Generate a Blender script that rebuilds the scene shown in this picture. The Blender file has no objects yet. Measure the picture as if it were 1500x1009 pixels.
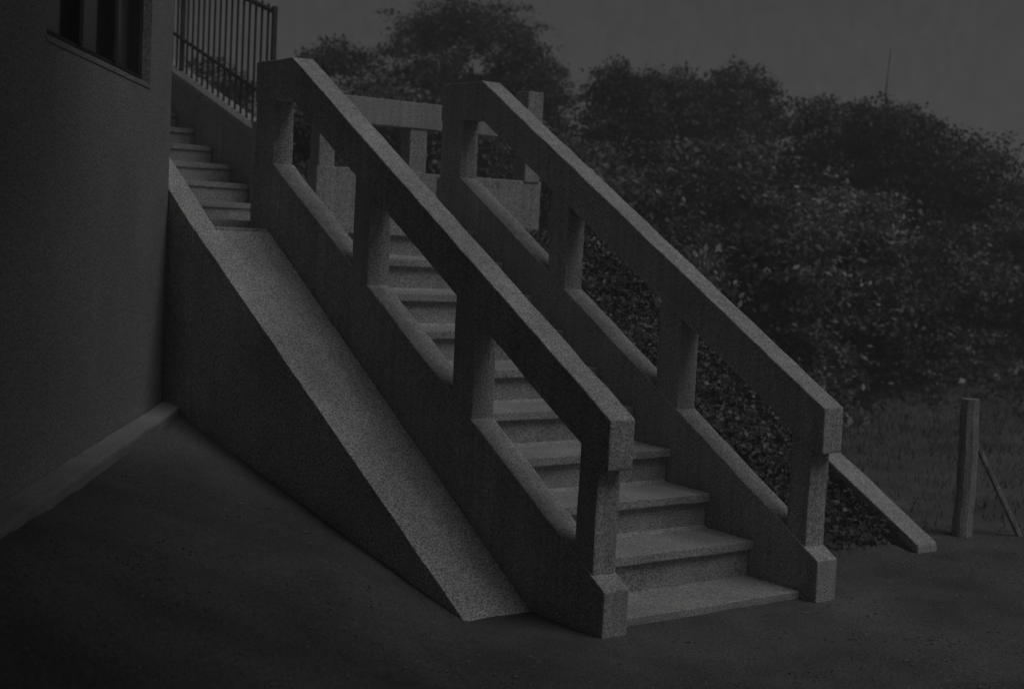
import bpy, bmesh, math, random
import numpy as np
from mathutils import Matrix, Vector, noise

random.seed(7)
rng = np.random.default_rng(11)
scene = bpy.context.scene
COL = scene.collection

# ------------------------------------------------------------------ camera
CAM = np.array([-4.0375, -4.5627, 1.6596])
YAW, PITCH, ROLL, FPX = 0.6445, 0.0788, 0.0494, 2110.06      # focal length in pixels of a 1500 px wide frame
_F = np.array([math.sin(YAW)*math.cos(PITCH), math.cos(YAW)*math.cos(PITCH), -math.sin(PITCH)])
_R0 = np.array([math.cos(YAW), -math.sin(YAW), 0.0])
_U0 = np.cross(_R0, _F)
_R = _R0*math.cos(ROLL) + _U0*math.sin(ROLL)
_U = -_R0*math.sin(ROLL) + _U0*math.cos(ROLL)
cam_data = bpy.data.cameras.new('camera')
cam = bpy.data.objects.new('camera', cam_data)
COL.objects.link(cam)
M = Matrix(((_R[0], _U[0], -_F[0], CAM[0]), (_R[1], _U[1], -_F[1], CAM[1]), (_R[2], _U[2], -_F[2], CAM[2]), (0, 0, 0, 1)))
cam.matrix_world = M
cam_data.sensor_fit = 'HORIZONTAL'
cam_data.sensor_width = 36.0
cam_data.lens = FPX/1500.0*36.0
cam_data.clip_start = 0.05
cam_data.clip_end = 2000
cam_data.dof.use_dof = True
cam_data.dof.focus_distance = 6.9
cam_data.dof.aperture_fstop = 2.4
scene.camera = cam

# ------------------------------------------------------------------ sky, sun, exposure
SUN = Vector((0.185, -0.46, 0.86)).normalized()                 # direction towards the sun
world = bpy.data.worlds.new('World')
scene.world = world
world.use_nodes = True
nt = world.node_tree
nt.nodes.clear()
sky = nt.nodes.new('ShaderNodeTexSky')
sky.sky_type = 'NISHITA'
sky.sun_disc = False
sky.sun_elevation = math.asin(SUN.z)
sky.sun_rotation = math.atan2(SUN.x, SUN.y)
sky.air_density = 1.0
sky.dust_density = 2.0
bw = nt.nodes.new('ShaderNodeRGBToBW')                          # the photograph is black and white
bg = nt.nodes.new('ShaderNodeBackground')
bg.inputs['Strength'].default_value = 0.05
wo = nt.nodes.new('ShaderNodeOutputWorld')
nt.links.new(sky.outputs[0], bw.inputs[0])
cl_map = nt.nodes.new('ShaderNodeMapping'); cl_map.inputs['Scale'].default_value = (1, 1, 0.55)
cl_tc = nt.nodes.new('ShaderNodeTexCoord')
cl_n = nt.nodes.new('ShaderNodeTexNoise'); cl_n.inputs['Scale'].default_value = 110; cl_n.inputs['Detail'].default_value = 8; cl_n.inputs['Roughness'].default_value = 0.85
cl_r = nt.nodes.new('ShaderNodeMapRange'); cl_r.inputs['From Min'].default_value = 0.3; cl_r.inputs['From Max'].default_value = 0.7
cl_r.inputs['To Min'].default_value = 0.72; cl_r.inputs['To Max'].default_value = 1.26
cl_m = nt.nodes.new('ShaderNodeMath'); cl_m.operation = 'MULTIPLY'
nt.links.new(cl_tc.outputs['Generated'], cl_map.inputs['Vector'])
nt.links.new(cl_map.outputs[0], cl_n.inputs['Vector'])
nt.links.new(cl_n.outputs['Fac'], cl_r.inputs['Value'])
nt.links.new(bw.outputs[0], cl_m.inputs[0]); nt.links.new(cl_r.outputs[0], cl_m.inputs[1])
nt.links.new(cl_m.outputs[0], bg.inputs['Color'])                 # thin even cloud
nt.links.new(bg.outputs[0], wo.inputs['Surface'])
sl = bpy.data.lights.new('sun', 'SUN')
sl.energy = 2.6
sl.angle = math.radians(36)
sl.color = (1.0, 0.995, 0.985)
so = bpy.data.objects.new('sun', sl)
COL.objects.link(so)
so.rotation_euler = SUN.to_track_quat('Z', 'Y').to_euler()
so.location = (2, -4, 8)
scene.view_settings.view_transform = 'Standard'
scene.view_settings.look = 'None'
scene.view_settings.exposure = -1.78
scene.view_settings.gamma = 1.0
scene.view_settings.use_curve_mapping = False
scene.render.engine = 'CYCLES'

# ------------------------------------------------------------------ helpers
def px(u, v, depth):
    """point at the given depth along the direction of photo pixel (u, v)"""
    d = _F + _R*(u-750)/FPX - _U*(v-504.5)/FPX
    return CAM + d*depth

def tag(o, label=None, cat=None, group=None, kind=None):
    if label: o['label'] = label
    if cat: o['category'] = cat
    if group: o['group'] = group
    if kind: o['kind'] = kind
    return o

def empty(name, loc, label, cat, group=None, rz=0.0):
    o = bpy.data.objects.new(name, None)
    o.empty_display_size = 0.2
    COL.objects.link(o)
    o.location = loc
    o.rotation_euler = (0, 0, rz)
    bpy.context.view_layer.update()
    return tag(o, label, cat, group)

def link(name, me, mat, parent=None):
    o = bpy.data.objects.new(name, me)
    if mat is not None and not me.materials:
        me.materials.append(mat)
    COL.objects.link(o)
    if parent is not None:
        o.parent = parent
        if parent.type == 'EMPTY':              # mesh parts are built in world coordinates; their mesh parents stand at the origin
            o.matrix_parent_inverse = parent.matrix_basis.inverted()
        else:
            o.matrix_parent_inverse = Matrix.Identity(4)
    return o

def finish(bm, name, mat, parent=None, cut=0.0, amp=0.0, seed=0.0, bevel=0.0, freq=5.0, smooth=False):
    """bevel the hard edges, cut long faces up and roughen them a little, then link as one mesh"""
    bmesh.ops.recalc_face_normals(bm, faces=bm.faces[:])
    if bevel > 0:
        es = [e for e in bm.edges if len(e.link_faces) == 2 and e.calc_face_angle(0) > 0.3]
        bmesh.ops.bevel(bm, geom=es, offset=bevel, segments=2, profile=0.6, affect='EDGES', clamp_overlap=True)
    if cut > 0:
        for _ in range(6):
            es = [e for e in bm.edges if e.calc_length() > cut]
            if not es or len(bm.verts) > 6000: break
            bmesh.ops.bisect_edges(bm, edges=es, cuts=1)
            bmesh.ops.connect_verts_concave(bm, faces=[f for f in bm.faces if len(f.verts) > 4])
            ng = [f for f in bm.faces if len(f.verts) > 4]
            if ng: bmesh.ops.triangulate(bm, faces=ng)
    if amp > 0:
        for v in bm.verts:
            c = v.co*freq + Vector((seed, seed*1.7, -seed))
            d = noise.noise_vector(c) + 0.5*noise.noise_vector(c*3.1)
            v.co += d*amp
    me = bpy.data.meshes.new(name)
    bm.to_mesh(me); bm.free()
    if smooth:
        for p in me.polygons: p.use_smooth = True
    return link(name, me, mat, parent)

def add_prism(bm, poly, lo, hi, axis='x', f=None):
    """poly in the plane across the axis, pulled from lo to hi. f maps a point to world"""
    def P(a, b, c):
        if axis == 'x': q = (c, a, b)
        elif axis == 'y': q = (a, c, b)
        else: q = (a, b, c)
        return f(q) if f else q
    A = [bm.verts.new(P(a, b, lo)) for a, b in poly]
    B = [bm.verts.new(P(a, b, hi)) for a, b in poly]
    n = len(poly)
    bm.faces.new(A); bm.faces.new(B[::-1])
    for i in range(n):
        bm.faces.new((A[i], B[i], B[(i+1) % n], A[(i+1) % n]))

def add_box(bm, x0, x1, y0, y1, z0, z1, f=None):
    add_prism(bm, [(x0, y0), (x1, y0), (x1, y1), (x0, y1)], z0, z1, 'z', f)

def add_tube(bm, pts, rads, sides=8):
    rings = []
    for i, p in enumerate(pts):
        p = Vector(p)
        a = Vector(pts[max(i-1, 0)]); b = Vector(pts[min(i+1, len(pts)-1)])
        d = (b-a).normalized()
        u = d.cross(Vector((0.31, 0.9, 0.22))).normalized(); w = d.cross(u)
        rings.append([bm.verts.new(p + (u*math.cos(t)+w*math.sin(t))*rads[i]) for t in [2*math.pi*k/sides for k in range(sides)]])
    for r, s in zip(rings, rings[1:]):
        for k in range(sides):
            bm.faces.new((r[k], r[(k+1) % sides], s[(k+1) % sides], s[k]))
    bm.faces.new(rings[0][::-1]); bm.faces.new(rings[-1])

# ------------------------------------------------------------------ materials (all greys: a black and white photograph)
def mat_base(name):
    m = bpy.data.materials.new(name)
    m.use_nodes = True
    n = m.node_tree
    return m, n, n.nodes['Principled BSDF'], n.nodes.new('ShaderNodeTexCoord')

def grainy(name, lo, hi, big=1.3, speck=150.0, speck_amt=0.3, rough=0.9, bump=0.25, stretch=(1, 1, 1), streak=0.0, spec=0.25, fine=60.0):
    m, n, b, tc = mat_base(name)
    N = n.nodes; L = n.links
    n1 = N.new('ShaderNodeTexNoise'); n1.inputs['Scale'].default_value = big; n1.inputs['Detail'].default_value = 7; n1.inputs['Roughness'].default_value = 0.65
    mp = N.new('ShaderNodeMapping'); mp.inputs['Scale'].default_value = stretch
    geo = N.new('ShaderNodeNewGeometry')
    L.new(geo.outputs['Position'], mp.inputs['Vector'])
    L.new(mp.outputs[0], n1.inputs['Vector'])
    r1 = N.new('ShaderNodeMapRange'); r1.inputs['From Min'].default_value = 0.3; r1.inputs['From Max'].default_value = 0.7
    r1.inputs['To Min'].default_value = lo; r1.inputs['To Max'].default_value = hi
    L.new(n1.outputs['Fac'], r1.inputs['Value'])
    n2 = N.new('ShaderNodeTexNoise'); n2.inputs['Scale'].default_value = speck; n2.inputs['Detail'].default_value = 2; n2.inputs['Roughness'].default_value = 0.9
    L.new(geo.outputs['Position'], n2.inputs['Vector'])
    r2 = N.new('ShaderNodeMapRange'); r2.inputs['From Min'].default_value = 0.41; r2.inputs['From Max'].default_value = 0.59
    r2.inputs['To Min'].default_value = 1-speck_amt; r2.inputs['To Max'].default_value = 1+speck_amt
    L.new(n2.outputs['Fac'], r2.inputs['Value'])
    mul = N.new('ShaderNodeMath'); mul.operation = 'MULTIPLY'
    L.new(r1.outputs[0], mul.inputs[0]); L.new(r2.outputs[0], mul.inputs[1])
    out = mul.outputs[0]
    if streak > 0:
        mp2 = N.new('ShaderNodeMapping'); mp2.inputs['Scale'].default_value = (26, 26, 1.1)
        L.new(geo.outputs['Position'], mp2.inputs['Vector'])
        n3 = N.new('ShaderNodeTexNoise'); n3.inputs['Scale'].default_value = 1.0; n3.inputs['Detail'].default_value = 5
        L.new(mp2.outputs[0], n3.inputs['Vector'])
        r3 = N.new('ShaderNodeMapRange'); r3.inputs['From Min'].default_value = 0.35; r3.inputs['From Max'].default_value = 0.65
        r3.inputs['To Min'].default_value = 1-streak; r3.inputs['To Max'].default_value = 1+streak*0.4
        L.new(n3.outputs['Fac'], r3.inputs['Value'])
        m3 = N.new('ShaderNodeMath'); m3.operation = 'MULTIPLY'
        L.new(out, m3.inputs[0]); L.new(r3.outputs[0], m3.inputs[1]); out = m3.outputs[0]
    L.new(out, b.inputs['Base Color'])
    b.inputs['Roughness'].default_value = rough
    b.inputs['Specular IOR Level'].default_value = spec
    n4 = N.new('ShaderNodeTexNoise'); n4.inputs['Scale'].default_value = fine; n4.inputs['Detail'].default_value = 6; n4.inputs['Roughness'].default_value = 0.7
    L.new(geo.outputs['Position'], n4.inputs['Vector'])
    bp = N.new('ShaderNodeBump'); bp.inputs['Strength'].default_value = bump; bp.inputs['Distance'].default_value = 0.01
    L.new(n4.outputs['Fac'], bp.inputs['Height']); L.new(bp.outputs[0], b.inputs['Normal'])
    return m

M_CONC = grainy('board_marked_concrete', 0.28, 0.40, big=2.2, speck=120, speck_amt=0.5, streak=0.16, bump=0.3)
M_STEP = grainy('worn_step_concrete', 0.25, 0.38, big=3.0, speck=120, speck_amt=0.5, bump=0.25)
M_RAMP = grainy('trowelled_ramp_concrete', 0.31, 0.48, big=2.4, speck=110, speck_amt=0.6, bump=0.35, stretch=(1.6, 0.7, 0.7))
M_WALL = grainy('roughcast_render', 0.21, 0.29, big=0.9, speck=120, speck_amt=0.5, bump=0.5, fine=45)
M_PLINTH = grainy('plinth_concrete', 0.2, 0.3, big=2.0, speck=120, speck_amt=0.3, bump=0.3)
M_SOIL = grainy('bare_trodden_earth', 0.052, 0.135, big=1.1, speck=90, speck_amt=0.4, bump=0.6, fine=30, spec=0.1)
M_GRIT = grainy('grit', 0.06, 0.2, big=60.0, speck=90, speck_amt=0.3, bump=0.3)
M_ROCK = grainy('pale_rock', 0.2, 0.42, big=3.0, speck=40, speck_amt=0.3, bump=0.7, fine=14)
M_OLDWALL = grainy('weathered_wall_concrete', 0.24, 0.4, big=2.0, speck=120, speck_amt=0.5, bump=0.4, streak=0.15)
M_WOOD = grainy('silvered_wood', 0.26, 0.4, big=3.0, speck=90, speck_amt=0.3, bump=0.4, streak=0.4)
M_BARK = grainy('grey_bark', 0.05, 0.1, big=6.0, speck=60, speck_amt=0.4, bump=0.8, fine=25)
M_IRON = grainy('painted_iron', 0.05, 0.09, big=9.0, speck=90, speck_amt=0.3, rough=0.55, bump=0.2)
M_FRAME = grainy('dark_window_paint', 0.02, 0.035, big=6.0, speck=90, speck_amt=0.2, rough=0.6, bump=0.15)
M_GLASS, _n, _b, _t = mat_base('dark_window_glass')
_b.inputs['Base Color'].default_value = (0.02, 0.02, 0.02, 1); _b.inputs['Roughness'].default_value = 0.12; _b.inputs['Specular IOR Level'].default_value = 0.35

def leaf_mat(name, lo, hi, trans=0.25, clump=1.6):
    m, n, b, tc = mat_base(name)
    N = n.nodes; L = n.links
    g = N.new('ShaderNodeNewGeometry')
    n1 = N.new('ShaderNodeTexNoise'); n1.inputs['Scale'].default_value = clump; n1.inputs['Detail'].default_value = 3
    L.new(g.outputs['Position'], n1.inputs['Vector'])
    r1 = N.new('ShaderNodeMapRange'); r1.inputs['From Min'].default_value = 0.35; r1.inputs['From Max'].default_value = 0.68
    r1.inputs['To Min'].default_value = 0.5; r1.inputs['To Max'].default_value = 1.45
    L.new(n1.outputs['Fac'], r1.inputs['Value'])
    r2 = N.new('ShaderNodeMapRange'); r2.inputs['To Min'].default_value = lo; r2.inputs['To Max'].default_value = hi
    pw = N.new('ShaderNodeMath'); pw.operation = 'POWER'; pw.inputs[1].default_value = 2.6
    L.new(g.outputs['Random Per Island'], pw.inputs[0]); L.new(pw.outputs[0], r2.inputs['Value'])
    mu = N.new('ShaderNodeMath'); mu.operation = 'MULTIPLY'
    L.new(r1.outputs[0], mu.inputs[0]); L.new(r2.outputs[0], mu.inputs[1])
    L.new(mu.outputs[0], b.inputs['Base Color'])
    b.inputs['Roughness'].default_value = 0.5; b.inputs['Specular IOR Level'].default_value = 0.35
    tr = N.new('ShaderNodeBsdfTranslucent'); L.new(mu.outputs[0], tr.inputs['Color'])
    mx = N.new('ShaderNodeMixShader'); mx.inputs[0].default_value = trans
    L.new(b.outputs[0], mx.inputs[1]); L.new(tr.outputs[0], mx.inputs[2])
    L.new(mx.outputs[0], N['Material Output'].inputs['Surface'])
    return m
M_LEAF_DARK = leaf_mat('dark_evergreen_leaves', 0.06, 0.19)
M_LEAF_MID = leaf_mat('mid_tone_leaves', 0.08, 0.32)
M_LEAF_PALE = leaf_mat('pale_leaves', 0.16, 0.5)
M_GRASS = leaf_mat('dry_grass', 0.08, 0.24)
M_IVY = leaf_mat('ivy_leaves', 0.07, 0.34)
M_FLOWER = leaf_mat('white_petals', 0.35, 0.7)

# ------------------------------------------------------------------ terrain
def sstep(a, b, x):
    t = np.clip((np.asarray(x, float)-a)/(b-a), 0, 1)
    return t*t*(3-2*t)

WALL_CORNER = np.array([-0.622, 3.37]); AZ = 0.5938
WA = np.array([math.sin(AZ), math.cos(AZ)]); WN = np.array([WA[1], -WA[0]])     # along the house wall, and out of it

def height(x, y):
    x = np.asarray(x, float); y = np.asarray(y, float)
    q = 0.6*x + 0.8*y                                     # towards the planted bank
    bank = 2.5*sstep(9.5, 17.0, q + 0.8*np.sin(0.35*(0.8*x-0.6*y))) + 2.0*sstep(17, 60, q)
    terrace = 1.45*sstep(4.2, 5.2, y)*sstep(4.6, 2.7, x)
    bed = np.where((x > 1.3) & (x < 2.62), np.clip((y-0.45)*0.585, 0, 1.6), 0)
    t = (x-WALL_CORNER[0])*WA[0] + (y-WALL_CORNER[1])*WA[1]
    dn = (x-WALL_CORNER[0])*WN[0] + (y-WALL_CORNER[1])*WN[1]
    house = 0.53*np.clip((1.75-dn)/1.58, 0, 1)*sstep(-9.5, -5.0, t)*(x < -0.3)
    far = sstep(12, 40, np.hypot(x, y))
    lump = 0.025*np.sin(1.7*x+0.6*y)*np.sin(1.3*y-0.4*x) + 0.35*far*np.sin(0.13*x+1)*np.sin(0.11*y)
    near = sstep(0.2, 2.0, np.hypot(np.maximum(0, np.maximum(-0.8-x, x-1.6)), np.maximum(0, -0.3-y)))
    return -0.022 + np.maximum(np.maximum(bank, terrace), np.maximum(bed, house)) + lump*near

def axis(lo, hi, step):
    inner = np.arange(lo, hi+1e-6, step)
    grow = []; d = step; p = 0
    while p < 130:
        d *= 1.22; p += d; grow.append(p)
    grow = np.array(grow)
    return np.concatenate([(lo-grow)[::-1], inner, hi+grow])
gx, gy = axis(-4, 9, 0.13), axis(-6, 13, 0.13)
GX, GY = np.meshgrid(gx, gy)
GZ = height(GX, GY)
GZ = GZ + 0.006*(rng.random(GZ.shape)-0.5)
nx, ny = len(gx), len(gy)
verts = np.stack([GX.ravel(), GY.ravel(), GZ.ravel()], 1)
i = (np.arange(ny-1)[:, None]*nx + np.arange(nx-1)[None, :]).ravel()
quads = np.stack([i, i+1, i+1+nx, i+nx], 1)
me = bpy.data.meshes.new('ground')
me.from_pydata(verts.tolist(), [], quads.tolist())
for p_ in me.polygons: p_.use_smooth = True
tag(link('ground', me, M_SOIL), 'dark trodden earth rising to a planted bank', 'ground', kind='structure')

# ------------------------------------------------------------------ main staircase
S = 0.5773; RISE = 0.1815; RUN = 0.3144; WID = 1.1849; TC = 0.1375
LAND = 9*RISE
st = empty('staircase', (WID/2, 0, 0), 'straight concrete staircase of worn steps between two heavy balustrades', 'staircase')
for k in range(9):
    y0 = k*RUN; z = k*RISE
    bm = bmesh.new()
    # tread slab with a nosing over its riser
    zt = z + 0.012
    add_prism(bm, [(y0, zt), (y0+RUN+0.075, zt), (y0+RUN+0.075, zt-0.3), (y0+0.03, zt-0.3), (y0+0.03, zt-0.045), (y0, zt-0.045)], 0.002, WID-0.002)
    finish(bm, 'step', M_STEP, st, cut=0.12, amp=0.0035, seed=k*3.3, bevel=0.006)
bm = bmesh.new()
add_prism(bm, [(0.35, -0.1), (0.35, 0.03), (2.9, 1.5), (2.9, -0.1)], 0.01, WID-0.01)
finish(bm, 'base', M_CONC, st)

ld = empty('landing', (0.6, 3.6, LAND), 'flat concrete landing where the lower stairs end', 'landing')
bm = bmesh.new(); add_prism(bm, [(2.83, LAND+0.012), (3.30, LAND+0.012), (3.30, LAND-0.35), (2.86, LAND-0.35), (2.86, LAND-0.04), (2.83, LAND-0.04)], 0.002, WID-0.002)
finish(bm, 'top_step', M_STEP, ld, cut=0.15, amp=0.003, bevel=0.006)
bm = bmesh.new(); add_box(bm, -0.47, 2.66, 3.301, 4.16, -0.1, LAND+0.008)
finish(bm, 'slab', M_STEP, ld, cut=0.4, amp=0.003, bevel=0.006)
bm = bmesh.new(); add_box(bm, -0.47, 1.16, 4.162, 5.3, -0.1, LAND+0.005)
finish(bm, 'slab', M_STEP, ld, cut=0.4, amp=0.003, bevel=0.006)

# ------------------------------------------------------------------ balustrades of the main stairs
HB, HC, TH = 0.944, 0.234, 0.235
def balustrade(x0, label, seed):
    t = empty('balustrade', (x0+TC/2, 0, 0), label, 'balustrade', 'heavy concrete balustrades of the stairs')
    bm = bmesh.new()
    add_prism(bm, [(-0.10, HC-0.10*S), (3.02, HC+3.02*S), (3.29, HC+3.02*S), (3.29, -0.1), (-0.10, -0.1)], x0, x0+TC)
    finish(bm, 'curb', M_CONC, t, cut=0.10, amp=0.0035, seed=seed, bevel=0.007)
    bm = bmesh.new()
    yk = (2.575-HB)/S
    add_prism(bm, [(-0.08, HB-0.08*S), (yk, 2.575), (3.27, 2.575), (3.27, 2.34), (yk, 2.34), (-0.045, HB-TH-0.045*S), (-0.08, HB-TH-0.045*S)], x0, x0+TC)
    finish(bm, 'top_beam', M_CONC, t, cut=0.10, amp=0.0035, seed=seed+5, bevel=0.007)
    for j, (a, b) in enumerate(((-0.012, 0.115), (0.925, 1.095), (1.915, 2.08), (3.03, 3.262))):
        bm = bmesh.new()
        e = 0.012
        tb = lambda y: min(2.34, HB-TH+S*y)+e
        cb = lambda y: min(HC+3.02*S, HC+S*y)-e
        add_prism(bm, [(a, cb(a)), (b, cb(b)), (b, tb(b)), (a, tb(a))], x0+0.005, x0+TC-0.005)
        finish(bm, 'post', M_CONC, t, cut=0.09, amp=0.003, seed=seed+j*7+2, bevel=0.006)
    return t
balustrade(-TC, 'massive concrete balustrade standing beside the sloping ramp', 1.0)
balustrade(WID, 'massive concrete balustrade on the shrub side, away from the ramp', 31.0)

# balustrade across the back of the landing
bb = empty('balustrade', (1.65, 4.07, LAND), 'level concrete balustrade across the back of the landing', 'balustrade')
bm = bmesh.new(); add_box(bm, 0.70, 2.60, 4.005, 4.145, LAND-0.02, 2.03)
finish(bm, 'curb', M_CONC, bb, cut=0.2, amp=0.003, seed=60, bevel=0.006)
bm = bmesh.new(); add_box(bm, 0.715, 2.435, 4.0, 4.14, 2.335, 2.515)
finish(bm, 'top_beam', M_CONC, bb, cut=0.2, amp=0.003, seed=64, bevel=0.006)
for j, (a, b, zt) in enumerate(((0.715, 0.835, 2.345), (1.43, 1.57, 2.345), (2.435, 2.575, 2.69))):
    bm = bmesh.new(); add_box(bm, a, b, 4.01 if j < 2 else 3.995, 4.135 if j < 2 else 4.15, 2.02, zt)
    finish(bm, 'post', M_CONC, bb, cut=0.2, amp=0.003, seed=70+j, bevel=0.006)

# ------------------------------------------------------------------ ramp beside the stairs
SR = 0.6078
def zr(y): return -0.025 + SR*(y-0.382)
def xl(y): return -0.484 - 0.0415*y
rp = empty('ramp', (-0.35, 1.7, 0), 'smooth sloping concrete ramp running down beside the staircase', 'ramp')
bm = bmesh.new()
ys = np.linspace(0.36, 3.03, 30)
xr = -TC-0.0015
L_top = [bm.verts.new((xl(y)+0.006*noise.noise(Vector((y*6, 0, 3)))-0.006*max(0, noise.noise(Vector((y*23, 2, 3)))), y, zr(y))) for y in ys]
M_top = [bm.verts.new((0.5*(xl(y)+xr), y, zr(y)+0.006*noise.noise(Vector((y*3, 5, 3)))-0.004)) for y in ys]
R_top = [bm.verts.new((xr, y, zr(y))) for y in ys]
L_bot = [bm.verts.new((xl(y), y, -0.15)) for y in ys]
R_bot = [bm.verts.new((xr, y, -0.15)) for y in ys]
for k in range(len(ys)-1):
    bm.faces.new((L_top[k], M_top[k], M_top[k+1], L_top[k+1]))
    bm.faces.new((M_top[k], R_top[k], R_top[k+1], M_top[k+1]))
    bm.faces.new((L_bot[k], L_top[k], L_top[k+1], L_bot[k+1]))
    bm.faces.new((R_top[k], R_bot[k], R_bot[k+1], R_top[k+1]))
bm.faces.new((L_bot[0], R_bot[0], R_top[0], M_top[0], L_top[0]))
bm.faces.new((L_top[-1], M_top[-1], R_top[-1], R_bot[-1], L_bot[-1]))
finish(bm, 'sloping_slab', M_RAMP, rp, bevel=0.005)
bm = bmesh.new()      # level head of the ramp, flush with the landing
add_box(bm, -0.47, xr, 3.032, 3.299, -0.12, zr(3.03)+0.012)
finish(bm, 'ramp_head', M_RAMP, rp, cut=0.12, amp=0.003, seed=90, bevel=0.005)
bm = bmesh.new()      # narrow coping carrying on up past the corner of the house
add_prism(bm, [(3.032, zr(3.03)), (4.3, zr(4.3)), (4.3, -0.1), (3.032, -0.1)], xl(3.1), -0.472)
finish(bm, 'coping', M_RAMP, rp, cut=0.12, amp=0.003, seed=95, bevel=0.006)

# ------------------------------------------------------------------ upper flight, its side wall and railing
up = empty('staircase', (0.2, 6.5, LAND), 'upper flight of shallow steps rising behind the house corner', 'staircase')
UR, UT = 0.15, 0.36
for k in range(10):
    y0 = 5.2+k*UT; z = LAND+0.13+k*UR
    bm = bmesh.new()
    add_prism(bm, [(y0, z), (y0+UT+0.06, z), (y0+UT+0.06, z-0.4), (y0+0.012, z-0.4), (y0+0.012, z-0.035), (y0, z-0.04)], -0.85, 1.0)
    finish(bm, 'step', M_STEP, up, cut=0.2, amp=0.003, seed=110+k, bevel=0.006)
bm = bmesh.new(); add_prism(bm, [(5.35, 0), (5.35, 1.55), (9.1, 3.1), (9.1, 0)], -0.84, 0.99)
finish(bm, 'base', M_CONC, up)
sw = empty('side_wall', (1.07, 6.8, 1.5), 'sloping concrete side wall of the upper steps, under the iron railing', 'wall')
cz = lambda y: 2.40+0.345*(y-5.88)
bm = bmesh.new(); add_prism(bm, [(5.55, cz(5.55)), (9.2, cz(9.2)), (9.2, 0.9), (5.55, 0.9)], 1.003, 1.14)
finish(bm, 'wall', M_OLDWALL, sw, cut=0.25, amp=0.003, seed=130)
bm = bmesh.new(); add_prism(bm, [(5.53, cz(5.53)+0.002), (9.2, cz(9.2)+0.002), (9.2, cz(9.2)+0.05), (5.53, cz(5.53)+0.05)], 0.975, 1.165)
finish(bm, 'coping', M_CONC, sw, cut=0.25, amp=0.003, seed=133, bevel=0.006)
bm = bmesh.new(); add_box(bm, 0.96, 1.18, 5.31, 5.528, 1.3, 2.39)
finish(bm, 'pier', M_CONC, sw, cut=0.2, amp=0.003, seed=137, bevel=0.008)
rl = empty('iron_railing', (1.07, 6.6, 2.3), 'iron picket railing climbing along the upper steps', 'railing')
top = lambda y: 3.18+0.30*(y-5.3)
bm = bmesh.new(); add_tube(bm, [(1.07, 5.42, top(5.42)), (1.07, 9.0, top(9.0))], [0.02, 0.02], 6); finish(bm, 'top_rail', M_IRON, rl)
bm = bmesh.new(); add_tube(bm, [(1.07, 5.42, 2.52+0.3*0.12), (1.07, 9.0, 2.52+0.345*3.7)], [0.015, 0.015], 6); finish(bm, 'bottom_rail', M_IRON, rl)
y = 5.42; k = 0
while y < 9.0:
    zb = (2.385 if y < 5.53 else cz(y)+0.045)
    bm = bmesh.new(); r_ = 0.022 if k % 16 == 0 else 0.0095
    add_tube(bm, [(1.07, y, zb), (1.07, y, top(y)+0.04)], [r_, r_], 6)
    finish(bm, 'newel' if k % 16 == 0 else 'picket', M_IRON, rl)
    y += 0.105; k += 1

# ------------------------------------------------------------------ the house on the left
hw = empty('house', (WALL_CORNER[0]-WA[0]*3, WALL_CORNER[1]-WA[1]*3, 0), 'plain rendered house wall with a high dark window beside the ramp', 'house')
def wf(q):       # (along wall from the corner, out of the wall, z) -> world
    t, n_, z = q
    return (WALL_CORNER[0]+t*WA[0]+n_*WN[0], WALL_CORNER[1]+t*WA[1]+n_*WN[1], z)
T0, T1, WZ0, WZ1 = -2.62, -0.60, 2.315, 3.75
bm = bmesh.new()
add_box(bm, -7.5, 0.0, -0.30, 0.0, -0.2, WZ0, wf)
add_box(bm, -7.5, 0.0, -0.30, 0.0, WZ1, 4.4, wf)
add_box(bm, T1, 0.0, -0.30, 0.0, WZ0+0.0005, WZ1-0.0005, wf)
add_box(bm, -7.5, T0, -0.30, 0.0, WZ0+0.0005, WZ1-0.0005, wf)
finish(bm, 'wall', M_WALL, hw)
bm = bmesh.new(); add_box(bm, -0.30, 0.0, -4.5, -0.302, -0.2, 4.4, wf); finish(bm, 'wall', M_WALL, hw)
bm = bmesh.new(); add_box(bm, -7.5, -7.2, -4.5, -0.302, -0.2, 4.4, wf); finish(bm, 'wall', M_WALL, hw)
bm = bmesh.new(); add_box(bm, -7.5, 0.0, -4.8, -4.502, -0.2, 4.4, wf); finish(bm, 'wall', M_WALL, hw)
bm = bmesh.new(); add_box(bm, -7.9, 0.35, -5.1, 0.42, 4.402, 4.58, wf); finish(bm, 'roof', M_PLINTH, hw, bevel=0.02)
wd = None
bm = bmesh.new()
f_ = 0.07
add_box(bm, T0+0.002, T1-0.002, -0.11, -0.045, WZ0+0.002, WZ0+f_, wf); add_box(bm, T0+0.002, T1-0.002, -0.11, -0.045, WZ1-f_, WZ1-0.002, wf)
add_box(bm, T0+0.002, T0+f_, -0.11, -0.045, WZ0+f_, WZ1-f_, wf); add_box(bm, T1-f_, T1-0.002, -0.11, -0.045, WZ0+f_, WZ1-f_, wf)
wd = finish(bm, 'window', M_FRAME, hw, bevel=0.004)
bars = [T0+f_, -1.93, -1.26, T1-f_]
for c in bars[1:3]:
    bm = bmesh.new(); add_box(bm, c-0.035, c+0.035, -0.11, -0.035, WZ0+f_+0.001, WZ1-f_-0.001, wf); finish(bm, 'mullion', M_FRAME, wd, bevel=0.004)
for a, b in zip(bars, bars[1:]):
    bm = bmesh.new(); add_box(bm, a+0.001, b-0.001, -0.095, -0.08, WZ0+f_-0.01, WZ1-f_+0.01, wf); finish(bm, 'pane', M_GLASS, wd)
bm = bmesh.new(); add_box(bm, T0+0.003, T1-0.003, -0.044, 0.004, WZ0+0.001, WZ0+0.028, wf); finish(bm, 'sill', M_WALL, wd, cut=0.3, amp=0.002, bevel=0.005)
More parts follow.
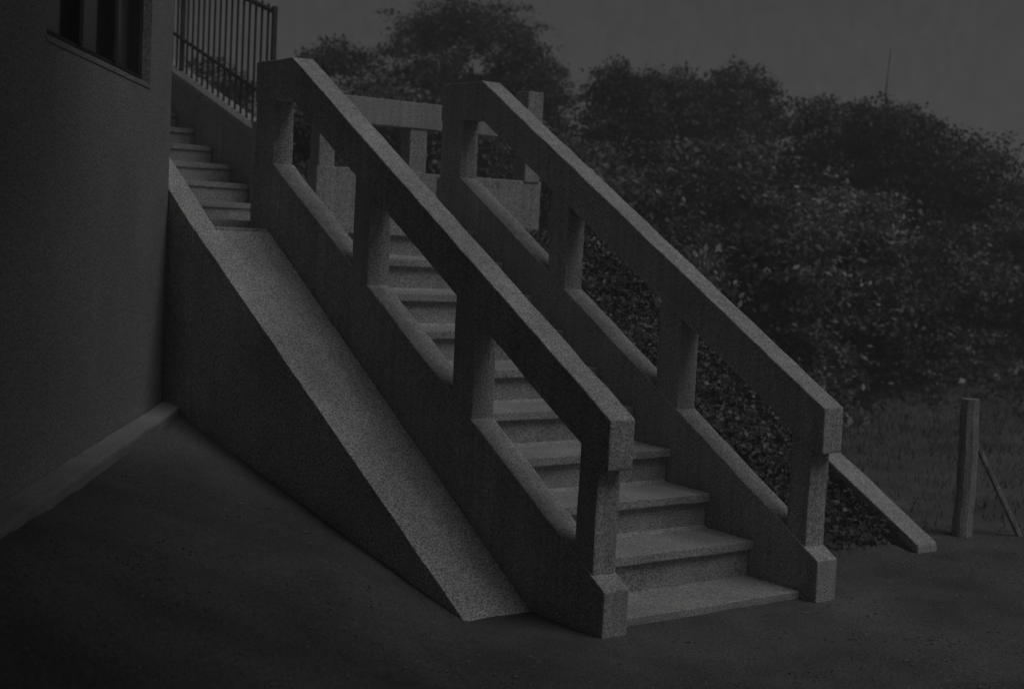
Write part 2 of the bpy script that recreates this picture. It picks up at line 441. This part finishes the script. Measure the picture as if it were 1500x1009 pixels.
bm = bmesh.new(); add_box(bm, -7.5, -0.02, 0.001, 0.14, -0.2, 0.56, wf); finish(bm, 'plinth', M_PLINTH, hw, cut=0.2, amp=0.006, seed=150, bevel=0.015)

# ------------------------------------------------------------------ low garden wall right of the stairs
lw = empty('garden_wall', (2.62, 0.9, 0), 'low sloping garden wall with a pale coping, beyond the stairs', 'wall')
LZ = lambda y: 0.545*(y-0.37)
bm = bmesh.new(); add_prism(bm, [(0.43, LZ(0.43)-0.01), (1.36, LZ(1.36)-0.01), (1.36, -0.15), (0.43, -0.15)], 2.585, 2.705)
finish(bm, 'wall', M_OLDWALL, lw, cut=0.2, amp=0.004, seed=160)
bm = bmesh.new(); add_prism(bm, [(0.36, LZ(0.36)-0.03), (1.365, LZ(1.365)-0.009), (1.365, LZ(1.365)+0.035), (0.37, LZ(0.37)+0.03)], 2.56, 2.73)
finish(bm, 'coping', M_CONC, lw, cut=0.15, amp=0.004, seed=163, bevel=0.008)

# ------------------------------------------------------------------ fence post
fp = empty('fence_post', (3.245, 0.572, 0), 'weathered wooden fence post with a thin slanting stay', 'fence post')
bm = bmesh.new()
gz = float(height(3.245, 0.572))
add_tube(bm, [(3.245, 0.572, gz-0.15), (3.248, 0.575, 0.4), (3.255, 0.59, 0.80)], [0.062, 0.058, 0.052], 9)
finish(bm, 'post', M_WOOD, fp, cut=0.1, amp=0.006, seed=170)
bm = bmesh.new()
add_tube(bm, [(3.25, 0.58, 0.62), (3.62, 0.42, 0.05-0.1)], [0.017, 0.02], 6)
finish(bm, 'stay', M_WOOD, fp)

# ------------------------------------------------------------------ foliage
def leaf_mesh(name, centers, normals_out, size, mat, aspect=1.9, jitter=0.75, width=1.0):
    """leaf-shaped pairs of triangles, folded a little along the midrib"""
    n = len(centers)
    d = normals_out*0.6 + rng.normal(size=(n, 3))*jitter
    d /= np.linalg.norm(d, axis=1)[:, None]
    a = np.cross(d, rng.normal(size=(n, 3))); a /= np.linalg.norm(a, axis=1)[:, None]
    a[:, 2] -= 0.25; a /= np.linalg.norm(a, axis=1)[:, None]
    b = np.cross(d, a); b /= np.linalg.norm(b, axis=1)[:, None]
    nn = np.cross(a, b)
    s = size*(0.6+0.8*rng.random(n))[:, None]
    w = s/aspect*width
    v = np.empty((n, 4, 3))
    v[:, 0] = centers - a*s*0.5
    v[:, 1] = centers + b*w*0.5 + nn*w*0.18
    v[:, 2] = centers + a*s*0.5
    v[:, 3] = centers - b*w*0.5 + nn*w*0.18
    me = bpy.data.meshes.new(name)
    me.vertices.add(n*4); me.vertices.foreach_set('co', v.ravel())
    me.loops.add(n*4); me.loops.foreach_set('vertex_index', np.arange(n*4))
    me.polygons.add(n); me.polygons.foreach_set('loop_start', np.arange(0, n*4, 4)); me.polygons.foreach_set('loop_total', np.full(n, 4))
    me.update(calc_edges=True); me.validate()
    me.materials.append(mat)
    return me

def crown_points(lobes, clusters, per, spread):
    """leaves gathered in clumps over overlapping ellipsoid lobes. lobes: (cx,cy,cz,rx,ry,rz)"""
    C_, O_ = [], []
    vol = np.array([l[3]*l[5] for l in lobes]); cnt = (clusters*vol/vol.sum()).astype(int)+1
    for l, m in zip(lobes, cnt):
        dv = rng.normal(size=(m, 3)); dv /= np.linalg.norm(dv, axis=1)[:, None]
        dv[:, 2] = np.where(dv[:, 2] < -0.5, -dv[:, 2], dv[:, 2])
        rad = 0.62 + 0.38*np.sqrt(rng.random(m)) + 0.10*rng.normal(size=m)
        cc = np.array(l[:3]) + dv*rad[:, None]*np.array(l[3:])
        off = rng.normal(size=(m, per, 3))*spread*np.array([1.1, 1.1, 0.5])
        C_.append((cc[:, None, :]+off).reshape(-1, 3))
        O_.append(np.repeat(dv+np.array([0, 0, 0.5]), per, 0))
    return np.concatenate(C_), np.concatenate(O_)

def crown_mesh(kind, w, d, h, seed):
    """a crown at its real size: half-width w, half-depth d, height h above the base"""
    r = random.Random(seed)
    lobes = [(0, 0, 0.5*h, 0.70*w, 0.70*d, 0.44*h)]
    if kind == 'dome': lobes = [(0, 0, 0.5*h, 0.86*w, 0.86*d, 0.47*h), (0, 0, 0.3*h, 0.88*w, 0.88*d, 0.3*h)]
    nl = int(12 + 4*h)
    for _ in range(nl):
        a = r.uniform(0, 2*math.pi); e = r.uniform(0.40, 0.70); z = r.uniform(0.12, 0.84)
        k = e*(1.12-0.62*z*z); s_ = r.uniform(0.20, 0.36)*min(w, d)
        if kind == 'dome': k *= 0.88; s_ *= 0.8
        lobes.append((math.cos(a)*k*w, math.sin(a)*k*d, z*h, s_*1.25, s_*1.25, s_*0.8))
    size, per, spread, mt, asp = {'dome': (0.058, 40, 0.085, M_LEAF_DARK, 1.6), 'dark': (0.062, 38, 0.09, M_LEAF_DARK, 1.7),
                                  'mid': (0.07, 36, 0.10, M_LEAF_MID, 1.9), 'pale': (0.085, 30, 0.12, M_LEAF_PALE, 2.1)}[kind]
    area = 4*math.pi*((w*d)**1.6/3 + 2*(w*h/2)**1.6/3)**(1/1.6)
    cl = int(min(1700 if kind == 'dome' else 1100, (36 if kind == 'dome' else 26)*area/(spread/0.09)**2))
    c, o = crown_points(lobes, max(12, cl), per, spread)
    return leaf_mesh('crown', c, o, size, mt, aspect=asp)

def trunk_mesh(seed, n_limb=5):
    r = random.Random(seed); bm = bmesh.new()
    add_tube(bm, [(0, 0, -0.12), (0.01, 0.0, 0.2), (r.uniform(-.05, .05), r.uniform(-.05, .05), 0.62)], [0.07, 0.05, 0.02], 7)
    for _ in range(n_limb):
        a = r.uniform(0, 6.28); z = r.uniform(0.08, 0.35); e = r.uniform(0.3, 0.55)
        add_tube(bm, [(0.005, 0, z), (math.cos(a)*e*.5, math.sin(a)*e*.5, z+0.16), (math.cos(a)*e, math.sin(a)*e, z+r.uniform(.28, .45))], [0.03, 0.02, 0.007], 5)
    me = bpy.data.meshes.new('trunk'); bm.to_mesh(me); bm.free(); me.materials.append(M_BARK)
    return me
TRUNKS = [trunk_mesh(3+k) for k in range(3)]

def plant(name, cat, u, vtop, depth, half_px, kind, label, group=None, sink=0.05, sy=1.0):
    """a tree or shrub standing on the terrain, its top at photo row vtop, half_px wide at that depth"""
    P = px(u, vtop, depth)
    z0 = float(height(P[0], P[1])) - sink
    h = max(0.35, P[2]-z0); w = half_px/FPX*depth
    t = empty(name, (P[0], P[1], z0), label, cat, group, rz=random.uniform(0, 6.28))
    base = kind.rsplit('_', 1)[0]
    cm = crown_mesh(base, w, w*sy, h, int(u*7+vtop))
    for nm, me, sc in (('crown', cm, (1, 1, 1)), ('trunk', random.choice(TRUNKS), (w, w*sy, h))):
        o = bpy.data.objects.new(nm, me); COL.objects.link(o); o.parent = t
        o.scale = sc
    return t

G = 'shrubs covering the bank'
plant('tree', 'tree', 692, -2, 23, 166, 'dome_1', 'tall dome-shaped dark tree above the landing balustrade', sy=1.0)
plant('tree', 'tree', 775, 58, 22, 72, 'dark_1', 'dark rounded tree leaning against the dome-shaped one, beside the notch of sky')
plant('shrub', 'shrub', 660, 130, 18.5, 120, 'mid_3', 'speckled shrub filling the foot of the dome-shaped tree')
plant('shrub', 'shrub', 490, 50, 22, 85, 'dark_1', 'low dark bushy shrub beside the foot of the dome-shaped tree, towards the railing')
plant('shrub', 'shrub', 590, 100, 19, 110, 'mid_1', 'mid-toned shrub in front of the dome-shaped tree, behind the landing')
plant('shrub', 'shrub', 310, 78, 19, 110, 'dark_2', 'dark shrub seen through the iron pickets above the upper steps')
plant('shrub', 'shrub', 440, 120, 15.5, 70, 'dark_1', 'dark shrub between the iron railing and the landing balustrade')
plant('shrub', 'shrub', 800, 150, 17.5, 75, 'mid_2', 'mid-toned shrub behind the end pier of the landing balustrade')
plant('tree', 'tree', 915, 84, 21, 92, 'dark_2', 'round-topped dark tree beside the notch of sky next to the dome', )
plant('tree', 'tree', 1005, 98, 21.5, 85, 'dark_3', 'flat-topped dark tree between two round-topped trees on the bank')
plant('tree', 'tree', 1090, 92, 22, 68, 'dome_2', 'small round-topped tree beside the open gap of sky')
plant('shrub', 'shrub', 870, 195, 18, 85, 'mid_1', 'leafy shrub showing just above the shrub-side handrail', G)
plant('shrub', 'shrub', 960, 190, 17.5, 95, 'mid_2', 'speckled leafy shrub on the bank below the flat-topped tree', G)
plant('shrub', 'shrub', 1070, 180, 18, 105, 'mid_1', 'speckled leafy shrub on the bank below the small round tree', G)
plant('shrub', 'shrub', 1210, 136, 20, 95, 'mid_3', 'feathery pale-tipped shrub at the skyline beside the gap', G)
plant('shrub', 'shrub', 1330, 140, 19, 125, 'dark_1', 'broad dark shrub forming the skyline past the gap', G)
plant('shrub', 'shrub', 1440, 190, 18.5, 95, 'dark_3', 'dark shrub at the sloping outer end of the hedge', G)
plant('shrub', 'shrub', 1000, 320, 15.5, 110, 'dark_1', 'dark shrub low on the bank, against the middle of the handrail', G)
plant('shrub', 'shrub', 1120, 330, 15.5, 100, 'dark_2', 'dark low shrub at the foot of the bank, below the speckled ones', G)
plant('shrub', 'shrub', 1250, 260, 16.5, 120, 'pale_1', 'loose pale-leaved shrub standing before the broad dark hedge', G)
plant('shrub', 'shrub', 1390, 320, 16.5, 115, 'mid_3', 'mid-toned shrub at the foot of the hedge behind the fence post', G)
plant('shrub', 'shrub', 1180, 440, 14.5, 90, 'dark_3', 'small dark shrub just above the lower end of the handrail', G)
plant('shrub', 'shrub', 1300, 420, 16, 110, 'dark_2', 'dark shrub at the hedge foot above the pale stones', G)
plant('shrub', 'shrub', 1490, 300, 17, 90, 'mid_2', 'mid-toned shrub at the far outer edge of the hedge', G)
plant('shrub', 'shrub', 1590, 330, 18, 120, 'dark_1', 'dark shrub ending the hedge beyond the fence post', G)
plant('shrub', 'shrub', 884, 205, 15.6, 48, 'pale_1', 'pale-leaved shrub catching light right above the shrub-side handrail')
plant('shrub', 'shrub', 1012, 330, 13.6, 55, 'pale_1', 'small pale-leaved shrub low beside the middle of the handrail')
plant('shrub', 'shrub', 1195, 285, 14.8, 62, 'pale_1', 'pale-leaved shrub in front of the feathery skyline shrub')
plant('shrub', 'shrub', 1275, 275, 15.4, 70, 'mid_1', 'bright mid-toned shrub next to the loose pale-leaved one')
plant('flowering_plant', 'flowers', 1215, 535, 13.5, 26, 'pale_1', 'small clump with white flowers beside the end of the handrail')

# tree added out of view, its lobes placed to darken the house side
sh = empty('tree', (-0.3, -6.3, 0), 'added unseen tree behind the camera, shading the house wall and ground', 'tree')
lob = [(-1.4, -2.6, 5.4, 0.95, 1.2, 0.6), (-2.4, -1.0, 4.9, 1.1, 1.3, 0.6), (-1.45, -4.3, 5.2, 0.95, 1.3, 0.8), (-1.75, -1.35, 5.3, 1.2, 1.4, 0.8), (-1.9, -4.2, 5.4, 1.6, 1.4, 0.8), (-2.6, -2.6, 5.8, 1.3, 1.6, 0.7), (-0.9, -5.7, 5.6, 1.1, 1.0, 0.9)]
c_, o_ = crown_points(lob, 3400, 26, 0.15)
link('crown', leaf_mesh('crown', c_, o_, 0.17, M_LEAF_MID, aspect=1.8), M_LEAF_MID, sh)
bm = bmesh.new(); add_tube(bm, [(-0.3, -6.3, -0.2), (-0.35, -6.2, 1.5), (-0.5, -5.6, 4.2), (-0.5, -4.2, 5.2), (-1.0, -2.4, 5.4)], [0.2, 0.16, 0.12, 0.08, 0.03], 10)
add_tube(bm, [(-0.47, -5.8, 3.5), (-1.4, -4.8, 4.8), (-2.3, -3.4, 5.5)], [0.1, 0.07, 0.03], 8)
finish(bm, 'trunk', M_BARK, sh, cut=0.3, amp=0.015, seed=9)

# thin bare sapling standing above the hedge
bs = empty('sapling', tuple(px(1290, 150, 19.5)), 'thin bare sapling rising above the hedge into the sky', 'sapling')
P0 = px(1285, 230, 19.5); P1 = px(1305, 70, 19.5)
z0 = float(height(P0[0], P0[1]))
bm = bmesh.new(); add_tube(bm, [(P0[0], P0[1], z0-0.1), tuple(P0), tuple(0.5*P0+0.5*P1+np.array([0.02, 0, 0])), tuple(P1)], [0.025, 0.018, 0.012, 0.004], 6)
finish(bm, 'stem', M_BARK, bs)

# ivy on the bank and the bed
def scatter_ground(n, x0, x1, y0, y1, keep):
    x = rng.uniform(x0, x1, n); y = rng.uniform(y0, y1, n)
    k = keep(x, y); x, y = x[k], y[k]
    return np.stack([x, y, height(x, y)], 1)
def keep_bank(x, y):
    q = 0.6*x+0.8*y; r = 0.8*x-0.6*y
    return (q > 8.2) & (q < 19) & (r > -3) & (r < 9) & (rng.random(len(x)) < sstep(8.2, 11, q))
Pn = scatter_ground(170000, -2, 20, 2, 18, keep_bank)
n = len(Pn); Pn[:, 2] += rng.random(n)**1.5*0.45*(0.4+0.6*(np.sin(Pn[:, 0]*2.1)*np.sin(Pn[:, 1]*1.8)+1)/2)
tag(link('ivy', leaf_mesh('ivy', Pn, np.tile([0, -0.3, 1.0], (n, 1)), 0.08, M_IVY, aspect=1.4), M_IVY), 'tangled ivy and ground cover spreading over the bank', 'ivy', kind='stuff')
Pb = scatter_ground(16000, 1.34, 2.55, 0.5, 3.95, lambda x, y: np.ones(len(x), bool))
Pb[:, 2] += rng.random(len(Pb))*0.09
tag(link('ground_cover', leaf_mesh('ground_cover', Pb, np.tile([0, -0.3, 1.0], (len(Pb), 1)), 0.034, M_LEAF_DARK, aspect=1.5), M_LEAF_DARK), 'low ground cover in the bed between stairs and garden wall', 'ground cover', kind='stuff')

# short grass on the open ground
def keep_grass(x, y):
    q = 0.6*x+0.8*y
    patch = 0.5+0.5*np.sin(x*1.3+0.7*np.sin(y*0.9))*np.sin(y*1.1+0.5*x)
    return (x > 2.75) & (q < 11) & (rng.random(len(x)) < (0.25+0.75*patch)*sstep(2.75, 6.0, x))
Pg = scatter_ground(60000, 2.7, 13, -3, 9, keep_grass)
n = len(Pg); h = 0.03+0.06*rng.random(n); a = rng.uniform(0, 2*math.pi, n); lean = rng.normal(size=(n, 2))*0.025
v = np.empty((n, 3, 3)); w = 0.004+0.003*rng.random(n)
v[:, 0] = Pg + np.stack([np.cos(a)*w, np.sin(a)*w, 0*w-0.005], 1); v[:, 1] = Pg - np.stack([np.cos(a)*w, np.sin(a)*w, 0*w+0.005], 1)
v[:, 2] = Pg + np.concatenate([lean, h[:, None]], 1)
me = bpy.data.meshes.new('grass'); me.from_pydata(v.reshape(-1, 3).tolist(), [], np.arange(n*3).reshape(-1, 3).tolist())
tag(link('grass', me, M_GRASS), 'short dry grass on the open ground beyond the garden wall', 'grass', kind='stuff')

# loose grit on the trodden ground in front of the stairs
xs = rng.uniform(-3.2, 4.5, 30000); ys_ = rng.uniform(-3.6, 1.6, 30000)
ok = ~((xs > -0.72) & (xs < 1.36) & (ys_ > -0.14)) & ~((xs > 1.3) & (xs < 2.75) & (ys_ > 0.3))
dn_ = (xs-WALL_CORNER[0])*WN[0] + (ys_-WALL_CORNER[1])*WN[1]
ok &= (dn_ > 0.22) & (rng.random(30000) < 0.35+0.65*np.abs(np.sin(xs*1.9)*np.sin(ys_*2.3+1)))
xs, ys_ = xs[ok], ys_[ok]; n = len(xs); zs = height(xs, ys_)
sz = 0.003+0.010*rng.random(n)**3
oct_v = np.array([(1, 0, 0), (-1, 0, 0), (0, 1, 0), (0, -1, 0), (0, 0, 0.7), (0, 0, -0.7)], float)
oct_f = np.array([(0, 2, 4), (2, 1, 4), (1, 3, 4), (3, 0, 4), (2, 0, 5), (1, 2, 5), (3, 1, 5), (0, 3, 5)])
vv = oct_v[None]*sz[:, None, None]*(0.7+0.6*rng.random((n, 6, 3))) + np.stack([xs, ys_, zs+0.001], 1)[:, None]
ff = oct_f[None] + 6*np.arange(n)[:, None, None]
me = bpy.data.meshes.new('grit'); me.from_pydata(vv.reshape(-1, 3).tolist(), [], ff.reshape(-1, 3).tolist())
tag(link('grit', me, M_GRIT), 'loose grit and crumbs strewn over the trodden ground', 'grit', kind='stuff')

# ------------------------------------------------------------------ pale stones
def march(u, v):
    d = px(u, v, 1.0)-CAM; t = 8.0
    while t < 60:
        P = CAM+d*t
        if P[2] < float(height(P[0], P[1])): break
        t += 0.05
    return P, t
def rock(u, v, wpx, hpx, label, seed):
    P, t = march(u, v)
    w = wpx/FPX*t*0.5; h = hpx/FPX*t*0.6
    bm = bmesh.new(); bmesh.ops.create_icosphere(bm, subdivisions=2, radius=1.0)
    for q in bm.verts:
        c = q.co.copy()
        q.co = c*(1+0.28*noise.noise(c*1.3+Vector((seed, seed, 0))))
        q.co.z = min(q.co.z, 0.62+0.1*noise.noise(c*2))
        q.co = Vector((P[0]+q.co.x*w, P[1]+q.co.y*w*0.8, P[2]+q.co.z*h))
    o = finish(bm, 'rock', M_ROCK, None)
    tag(o, label, 'rock', 'pale rocks about the bank')
rock(1350, 545, 42, 16, 'flat pale rock on the grass behind the fence post', 1.1)
rock(1412, 530, 76, 13, 'long low pale rock at the foot of the hedge', 2.3)
# ------------------------------------------------------------------ misty air
hm = bpy.data.materials.new('misty_air'); hm.use_nodes = True
hn = hm.node_tree; hn.nodes.clear()
pv = hn.nodes.new('ShaderNodeVolumePrincipled'); pv.inputs['Color'].default_value = (0.9, 0.9, 0.9, 1); pv.inputs['Density'].default_value = 0.011
pv.inputs['Anisotropy'].default_value = 0.2
ho = hn.nodes.new('ShaderNodeOutputMaterial'); hn.links.new(pv.outputs[0], ho.inputs['Volume'])
bm = bmesh.new(); add_box(bm, -160, 170, -160, 175, float(GZ.min())-1.0, max(9.0, float(GZ.max())+1.0))
tag(finish(bm, 'haze', hm), 'thin pale mist in the air over the whole garden', 'haze', kind='stuff')
